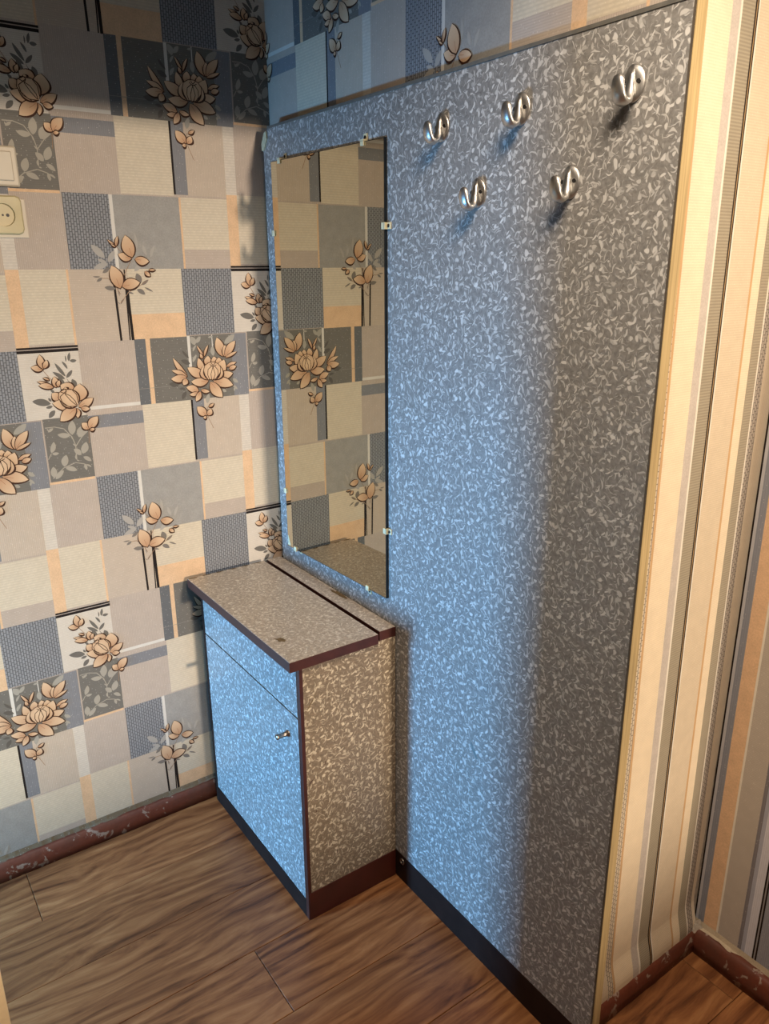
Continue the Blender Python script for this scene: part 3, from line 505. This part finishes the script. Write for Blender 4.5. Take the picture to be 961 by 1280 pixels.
skirting('baseboard_far', ((XC+0.001, YD-0.001, 0), (XR, YD-0.001, 0)), (0, -1, 0), 0.060, 0.024, seed=4)
# torn lower edge of the wallpaper lapping over the left and far skirtings
def torn(name, parent, a, b, out, z, d, seed, mi, cols):
    rr = random.Random(seed); a, b, out = Vector(a), Vector(b), Vector(out); n = int((b-a).length/0.008); mbx = MB(); prev = None; dn = d
    for i in range(n+1):
        c = a+(b-a)*i/n; dn = max(0.001, min(d, dn+(rr.random()-0.5)*d*0.5)); zz = z+0.003+0.003*math.sin(i*0.21)
        row = [c+out*0.0012+Vector((0, 0, z+0.016)), c+out*(0.0035+0.002*rr.random())+Vector((0, 0, zz)), c+out*(0.004+dn)+Vector((0, 0, zz-0.001-dn*0.25))]
        if prev:
            for k in range(2): mbx.face([prev[k], row[k], row[k+1], prev[k+1]], mi, lin(cols), smooth=True)
        prev = row
    mbx.build(name, WP, parent)
torn('torn_paper_edge', w_left, (0, -1.6, 0), (0, -0.30, 0), (1, 0, 0), 0.050, 0.006, 5, DA, (118, 104, 84))
torn('torn_paper_edge', w_left, (0, -0.30, 0), (0, 0.03, 0), (1, 0, 0), 0.051, 0.004, 9, DA, (120, 108, 92))
torn('torn_paper_edge', w_far, (XC+0.005, YD, 0), (1.9, YD, 0), (0, -1, 0), 0.058, 0.010, 6, GR, (176, 160, 136))
mb = MB(); rr = random.Random(11); vs = []
for i in range(7):
    for j in range(7):
        u, v = i/6, j/6; vs.append((XC+0.004+0.03*u*(1-0.5*v), YD-0.004-0.03*(1-u)*(1-0.5*v)-0.004*rr.random(), 0.048+0.028*v+0.006*rr.random()))
mb.mesh(vs, [(i*7+j, (i+1)*7+j, (i+1)*7+j+1, i*7+j+1) for i in range(6) for j in range(6)], 0, True)
mb.build('crumbling_plaster', M_PLASTER, w_far)

# open door leaf whose edge just shows at the lower left
dr = structure(bpy.data.objects.new('door_1', None)); COL.objects.link(dr); dr.location = (0.630, -1.70, 0)
mb = MB(); mb.box(0.630, 0.668, -1.70, -0.9065, 0.008, 2.03, bev=0.002); mb.build('door_leaf', M_DOOR, dr)
mb = MB(); mb.lathe([(0.0, 0), (0.02, 0), (0.02, 0.006), (0.009, 0.01), (0.009, 0.045), (0.024, 0.05), (0.026, 0.065), (0.0, 0.075)], (0.668, -0.96, 1.0), (1, 0, 0)); mb.build('door_knob', M_STEEL, dr)
# low window the daylight comes through (behind the viewer)
wn = structure(bpy.data.objects.new('window_1', None)); COL.objects.link(wn); wn.location = (0.09, -2.45, 0.2)
mb = MB()
for b in ((-0.08, -0.04, -2.47, -2.43, 0.15, 0.75), (0.22, 0.26, -2.47, -2.43, 0.15, 0.75), (-0.04, 0.22, -2.47, -2.43, 0.15, 0.195), (-0.04, 0.22, -2.47, -2.43, 0.705, 0.75)): mb.box(*b)
mb.build('window_frame', M_DOOR, wn)
mb = MB()
for b in ((-0.3, -0.08, -2.60, -2.44, -0.01, ZT), (0.26, 1.4, -2.60, -2.44, -0.01, ZT), (-0.08, 0.26, -2.60, -2.44, 0.75, ZT), (-0.08, 0.26, -2.60, -2.44, -0.01, 0.15)): mb.box(*b)
mb.build('window_wall', M_ROOM, wn)

# ------------------------------------------------------------------ coat rack panel
rack = thing('coat_rack_panel', 'tall grey flake-patterned laminate wall panel with dark kickboard, carrying mirror and hooks', 'panel', (0.62, 0.0, 0.0))
XL = 0.0295; K = 0.077
T = 0.020
mb = MB()
out = [(XL+0.0, K), (W, K), (W, H-0.006), (XL+0.024, H-0.006), (XL+0.010, H-0.022), (XL, H-0.048)]
mb.prism(out, 1, 0.0, T); mb.build('laminate_face', M_LAM, rack)
mb = MB(); mb.box(W-0.0005, W+0.0012, 0.0008, T+0.001, 0.0, H); mb.build('plywood_edge', M_EDGE, rack)
mb = MB(); mb.box(XL+0.024, W+0.001, -0.0015, T+0.001, H-0.006, H, bev=0.0006); mb.build('top_trim', M_TRIM, rack)
mb = MB(); mb.box(0.5795, W, -0.0015, T, 0.0, K, bev=0.0006); mb.build('kickboard', M_DARK, rack)
mb = MB(); mb.box(XL, 0.5795, 0.0, T, 0.0, K); mb.build('rear_kickboard', M_DARK, rack)
mb = MB(); mb.prism([(XL-0.002, H-0.052), (XL+0.009, H-0.050), (XL+0.024, H-0.026), (XL+0.021, H-0.010), (XL+0.010, H-0.014), (XL-0.004, H-0.036)], 1, -0.0035, T*0.7); o = mb.build('broken_corner', M_CHIP, rack); o['label'] = 'cream broken corner'
# ring-shaped screw cup
mb = MB(); th = []
prof = [(0.0045, 0.0), (0.0045, 0.002), (0.0065, 0.0032), (0.0088, 0.002), (0.0088, 0.0)]
mb.lathe([(0.0088, 0.0), (0.0088, 0.002), (0.0068, 0.0034), (0.0048, 0.0022), (0.0046, 0.0006)], (0.607, -0.0015, 0.060), (0, -1, 0)); rg = mb.build('screw_cup', M_STEEL, rack)
mb = MB(); mb.lathe([(0.0046, 0.0), (0.0044, 0.0008)], (0.607, -0.0015, 0.060), (0, -1, 0), 14); mb.build('screw_head', M_HOLE, rg)
# scuff
mb = MB(); mb.prism([(0.842, 0.548), (0.852, 0.540), (0.868, 0.515), (0.864, 0.512), (0.850, 0.528)], 1, -0.0003, 0.001); mb.build('scuff', simple('dull green scuff', (104, 116, 116), 0.6), rack)
# vertical dark line at the right edge
mb = MB(); mb.box(W-0.003, W, -0.0004, 0.001, K, H-0.006); mb.build('edge_line', simple('dark margin line', (84, 76, 66), 0.5), rack)

# ------------------------------------------------------------------ mirror
MX0, MX1, MZ0, MZ1 = 0.0980, 0.5495, 0.7668, 1.7384
mir = thing('wall_mirror', 'tall frameless rectangular mirror held by eight cream clips on the flake-patterned panel', 'mirror', ((MX0+MX1)/2, 0, MZ0))
mb = MB(); mb.prism([(MX0, -0.0182), (MX1, -0.0062), (MX1, -0.0004), (MX0, -0.0004)], 2, MZ0, MZ1); mb.build('mirror_edge', M_MEDGE, mir)
mb = MB(); e = 0.0014; mb.face([(MX0+e, -0.0185, MZ0+e), (MX1-e*1.6, -0.0065, MZ0+e), (MX1-e*1.6, -0.0065, MZ1-e), (MX0+e, -0.0185, MZ1-e)]); mb.build('mirror_glass', M_MIRROR, mir, auto_normals=False)
mb = MB(); mb.prism([(MX0+0.002, MZ0+0.004), (MX0+0.016, MZ0+0.004), (MX0+0.012, MZ0+0.016), (MX0+0.005, MZ0+0.032), (MX0+0.002, MZ0+0.030)], 1, -0.0190, -0.0182); mb.build('worn_silvering', M_CHIP, mir)
clips = [(0.140, MZ1, 0, 1), (0.478, MZ1, 0, 1), (0.140, MZ0, 0, -1), (0.476, MZ0, 0, -1), (MX0, 1.578, -1, 0), (MX1, 1.577, 1, 0), (MX0, 0.925, -1, 0), (MX1, 0.932, 1, 0)]
for x, z, dx, dz in clips:
    mb = MB(); gy = -0.0185+(x-MX0)/(MX1-MX0)*0.0120-0.0002
    cx, cz = x+dx*0.006, z+dz*0.006; hx, hz = (0.0085, 0.0065) if dx else (0.0060, 0.0090)
    cx2, cz2 = x-dx*0.003, z-dz*0.003
    mb.box(cx-hx, cx+hx, -0.0030, 0.0, cz-hz, cz+hz, bev=0.0008)          # foot screwed to the panel
    lx, lz = (0.0050, 0.0065) if dx else (0.0060, 0.0050)
    mb.box(cx2-lx, cx2+lx, gy-0.0030, gy, cz2-lz, cz2+lz, bev=0.0008)  # lip over the glass
    rx, rz = x+dx*0.002, z+dz*0.002
    mb.box(rx-(0.0018 if dx else hx), rx+(0.0018 if dx else hx), gy-0.0030, -0.0005, rz-(hz if dx else 0.0018), rz+(hz if dx else 0.0018))
    c = mb.build('clip', M_CLIP, mir)
    mb = MB(); mb.lathe([(0.0034, 0.0), (0.0034, 0.0012), (0.0020, 0.0018)], (cx+dx*0.002, -0.0030, cz+dz*0.002), (0, -1, 0), 12); mb.build('screw', M_HOLE, c)

# ------------------------------------------------------------------ coat hooks
def make_hook(loc, label):
    h = thing('coat_hook', label, 'hook', loc, 'aluminium coat hooks on the panel')
    ox, oy, oz = loc
    bm = bmesh.new(); n = 32; rings = []
    a, b = 0.0185, 0.0240                     # half width, half height of the oval plate with a raised middle ridge
    for r, k in ((1.0, 0.0), (1.0, 0.4), (0.93, 0.75), (0.62, 0.92), (0.3, 1.0)):
        ring = []
        for i in range(n):
            t = 2*math.pi*i/n; x = a*r*math.cos(t); z = b*r*math.sin(t)
            y = -0.0028*k - 0.0055*k*max(0, 1-abs(x)/a)**1.1
            ring.append(bm.verts.new((ox+x, oy+y, oz+z)))
        rings.append(ring)
    for p, q in zip(rings, rings[1:]):
        for i in range(n): bm.faces.new((p[i], p[(i+1) % n], q[(i+1) % n], q[i]))
    bm.faces.new(rings[-1]); bm.faces.new(rings[0][::-1])
    mb = MB(); mb.add_bm(bm, 0, True); bm.free(); pl = mb.build('plate', M_ALU, h)
    # curved arm: from the ridge, down, forward and up to a rounded lip
    path = [(-0.006, 0.018, 0.0030, 0.0012), (-0.0080, 0.009, 0.0042, 0.0022), (-0.0090, -0.002, 0.0058, 0.0030), (-0.0105, -0.0130, 0.0080, 0.0040), (-0.0150, -0.0215, 0.0098, 0.0046), (-0.0215, -0.0245, 0.0104, 0.0046),
            (-0.0280, -0.0215, 0.0104, 0.0044), (-0.0318, -0.0145, 0.0100, 0.0042), (-0.0334, -0.006, 0.0096, 0.0040), (-0.0336, 0.0010, 0.0086, 0.0038), (-0.0332, 0.0055, 0.0066, 0.0032), (-0.0329, 0.0080, 0.0030, 0.0016)]
    bm = bmesh.new(); prev = None; m_ = 14; rs = []
    for i, (y, z, hw, ht) in enumerate(path):
        j0, j1 = max(0, i-1), min(len(path)-1, i+1); ty, tz = path[j1][0]-path[j0][0], path[j1][1]-path[j0][1]; L = math.hypot(ty, tz); ny, nz = -tz/L, ty/L
        rs.append([bm.verts.new((ox+1.12*hw*math.cos(2*math.pi*k/m_), oy+y+ny*1.3*ht*math.sin(2*math.pi*k/m_), oz+z+nz*1.3*ht*math.sin(2*math.pi*k/m_))) for k in range(m_)])
    for p, q in zip(rs, rs[1:]):
        for k in range(m_): bm.faces.new((p[k], p[(k+1) % m_], q[(k+1) % m_], q[k]))
    bm.faces.new(rs[0][::-1]); bm.faces.new(rs[-1])
    mb = MB(); mb.add_bm(bm, 0, True); bm.free(); ar = mb.build('hook_arm', M_ALU, h)
    for sx in (-1, 1):
        mb = MB(); mb.lathe([(0.0030, -0.002), (0.0030, 0.0022)], (ox+sx*0.0110, oy-0.0046, oz+0.001), (sx*0.35, -1, 0), 12); mb.build('screw', M_HOLE, pl)
    return h
hooks = [((0.718, 0, 1.733), 'aluminium coat hook, leftmost in the upper row, nearest the mirror'),
         ((0.914, 0, 1.734), 'aluminium coat hook, middle one of the three in the upper row'),
         ((1.126, 0, 1.734), 'aluminium coat hook, rightmost in the upper row, nearest the pale panel edge'),
         ((0.818, 0, 1.619), 'aluminium coat hook, left one of the two in the lower row'),
         ((1.024, 0, 1.619), 'aluminium coat hook, right one of the two in the lower row')]
h0 = make_hook(*hooks[0])
for loc, lab in hooks[1:]:
    c = copy_tree(h0); c.location = loc; c['label'] = lab

# ------------------------------------------------------------------ cabinet
XF = 0.578; D = 0.2594; HC = 0.706
cab = thing('shoe_cabinet', 'low hallway cabinet with flake-patterned laminate, oxblood edges and a single knob, below the mirror', 'cabinet', (0.31, -0.13, 0.0))
X0 = 0.036
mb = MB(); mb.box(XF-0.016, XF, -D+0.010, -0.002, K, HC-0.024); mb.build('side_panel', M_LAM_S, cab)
mb = MB(); mb.box(XF-0.0125, XF+0.0004, -D+0.001, -D+0.010, 0.0, HC-0.024, bev=0.0008); mb.build('side_edging', M_RED, cab)
mb = MB(); mb.box(X0, X0+0.016, -D+0.001, -0.002, 0.0, HC-0.024); mb.build('side_panel', M_DARK, cab)
mb = MB(); mb.box(XF-0.016, XF+0.0012, -D+0.004, -0.002, 0.0, K, bev=0.0006); mb.build('side_kickboard', simple('lit tint of dark brown kickboard', (74, 30, 22), 0.4, var=0.2, vscale=20), cab)  # reddish tone of the lit side put into the dark brown kickboard's colour
mb = MB(); mb.box(X0+0.014, XF-0.012, -D+0.0015, -D+0.016, 0.0, 0.052); mb.build('front_kickboard', M_DARK, cab)
mb = MB(); mb.box(X0+0.016, XF-0.016, -D+0.020, -0.004, 0.052, 0.068); mb.build('bottom_board', M_DARK, cab)
mb = MB(); mb.box(X0+0.016, XF-0.016, -0.010, -0.004, 0.068, HC-0.024); mb.build('back_board', M_GAP, cab)
mb = MB(); mb.box(X0+0.014, XF-0.014, -D+0.001, -D+0.017, 0.5515, HC-0.026); mb.build('drawer_front', M_LAM, cab)
mb = MB(); mb.box(X0+0.014, XF-0.014, -D+0.001, -D+0.017, 0.055, 0.5475); door = mb.build('door', M_LAM, cab)
mb = MB(); mb.lathe([(0.0085, 0.0), (0.0082, 0.0025), (0.0060, 0.004), (0.0056, 0.014), (0.0058, 0.022), (0.0066, 0.0255), (0.0066, 0.029), (0.0058, 0.0305), (0.0001, 0.031)], (0.515, -D+0.001, 0.487), (0, -1, 0), 20); mb.build('knob', M_STEEL, door)
mb = MB(); mb.box(X0+0.014, XF-0.014, -D+0.014, -D+0.020, 0.545, 0.554); mb.build('rail', M_GAP, cab)
# two-piece top, groove between
def top(name, x0, x1, y0, y1):
    m1 = MB(); m1.box(x0, x1, y0, y1, HC-0.024, HC-0.0006); m1.mi = [0]*len(m1.mi)
    o = m1.build(name, M_RED, cab)
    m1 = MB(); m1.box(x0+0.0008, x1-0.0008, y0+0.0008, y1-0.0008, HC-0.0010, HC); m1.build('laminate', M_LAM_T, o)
    return o
tb = top('top_board', 0.022, 0.588, -0.285, -0.0565)
bs = top('back_strip', 0.018, 0.578, -0.0465, -0.001)
def patch(parent, pts, z, mat, name, seed):
    m1 = MB(); m1.face([(x, y, z) for x, y in pts]); m1.face([(x, y, z-0.0004) for x, y in pts][::-1]); m1.build(name, mat, parent, auto_normals=False)
def star(cx, cy, rx, ry, n, seed, ang=0):
    rr = random.Random(seed); q = []
    for i in range(n):
        t = 2*math.pi*i/n; r = 0.45+0.6*rr.random(); x = rx*r*math.cos(t); y = ry*r*math.sin(t); q.append((cx+x*math.cos(ang)-y*math.sin(ang), cy+x*math.sin(ang)+y*math.cos(ang)))
    return q
patch(tb, star(0.481, -0.249, 0.020, 0.010, 13, 3, 0.5), HC+0.0003, M_STAIN, 'chipped_patch', 1)
patch(bs, star(0.345, -0.010, 0.045, 0.008, 15, 5, 0.0), HC+0.0003, M_STAIN, 'chipped_patch', 2)
for k in range(6):
    yy = -0.27+k*0.038; patch(tb, star(0.0255, yy, 0.004, 0.014, 9, 20+k), HC+0.0003, M_STAIN, 'worn_edge', 3)
# scratches on the side
for (y, z, l, a) in ((-0.238, 0.385, 0.014, 0.75), (-0.20, 0.42, 0.006, 1.4), (-0.228, 0.30, 0.004, 1.2), (-0.232, 0.585, 0.03, 0.95), (-0.175, 0.16, 0.008, 1.5)):
    dy, dz = l*math.cos(a), l*math.sin(a); m1 = MB()
    m1.face([(XF+0.0003, y-dy, z-dz), (XF+0.0003, y+0.001, z-0.0008), (XF+0.0003, y+dy, z+dz), (XF+0.0003, y-0.001, z+0.0008)]); m1.build('scratch', M_STAIN if l > 0.02 else M_RED, cab, auto_normals=False)

# ------------------------------------------------------------------ switch and socket on the left wall
def plate(name, label, cat, y0, y1, z0, z1, mat, group=None):
    return thing(name, label, cat, (0.0, (y0+y1)/2, z0), group)
sw = plate('light_switch', 'cream single rocker light switch above the socket on the patterned wall', 'switch', -0.645, -0.5635, 1.663, 1.742, M_PLASTIC)
mb = MB(); mb.box(0.0004, 0.011, -0.645, -0.5635, 1.663, 1.742, bev=0.004); mb.build('cover_plate', M_PLASTIC, sw)
mb = MB(); mb.box(0.009, 0.0145, -0.632, -0.5745, 1.674, 1.731, bev=0.002); mb.build('rocker', M_PLASTIC, sw)
so = plate('wall_socket', 'ivory round-faced wall socket below the light switch', 'socket', -0.641, -0.5585, 1.571, 1.655, M_SOCKET)
mb = MB(); mb.box(0.0004, 0.004, -0.648, -0.5590, 1.562, 1.640, bev=0.001); mb.build('back_plate', M_PLASTIC, so)
mb = MB()
cy, cz = -0.606, 1.607; n = 40; rect_ = [(-0.641, 1.574), (-0.559, 1.574), (-0.559, 1.656), (-0.641, 1.656)]
vs = []; 
for i in range(n):
    t = 2*math.pi*i/n; c_, s_ = math.cos(t), math.sin(t); k = 0.0385/max(abs(c_), abs(s_)); k = min(k, 0.050)
    for (rr2, x) in ((k, 0.004), (k, 0.010), (k-0.003, 0.013), (0.023, 0.0135), (0.022, 0.005)):
        vs.append((x, cy+rr2*c_, cz+rr2*s_))
mb.mesh(vs, [(i*5+j, ((i+1) % n)*5+j, ((i+1) % n)*5+j+1, i*5+j+1) for i in range(n) for j in range(4)]+[tuple(i*5+4 for i in range(n))], 0, False)
fp = mb.build('face_plate', M_SOCKET, so)
for dy, r in ((-0.0095, 0.0034), (0.0095, 0.0034), (0.0, 0.0022)):
    mb = MB(); mb.lathe([(r, 0.0), (r, 0.0008)], (0.0052, cy+dy, cz), (1, 0, 0), 14); mb.build('pin_hole', M_HOLE, fp)
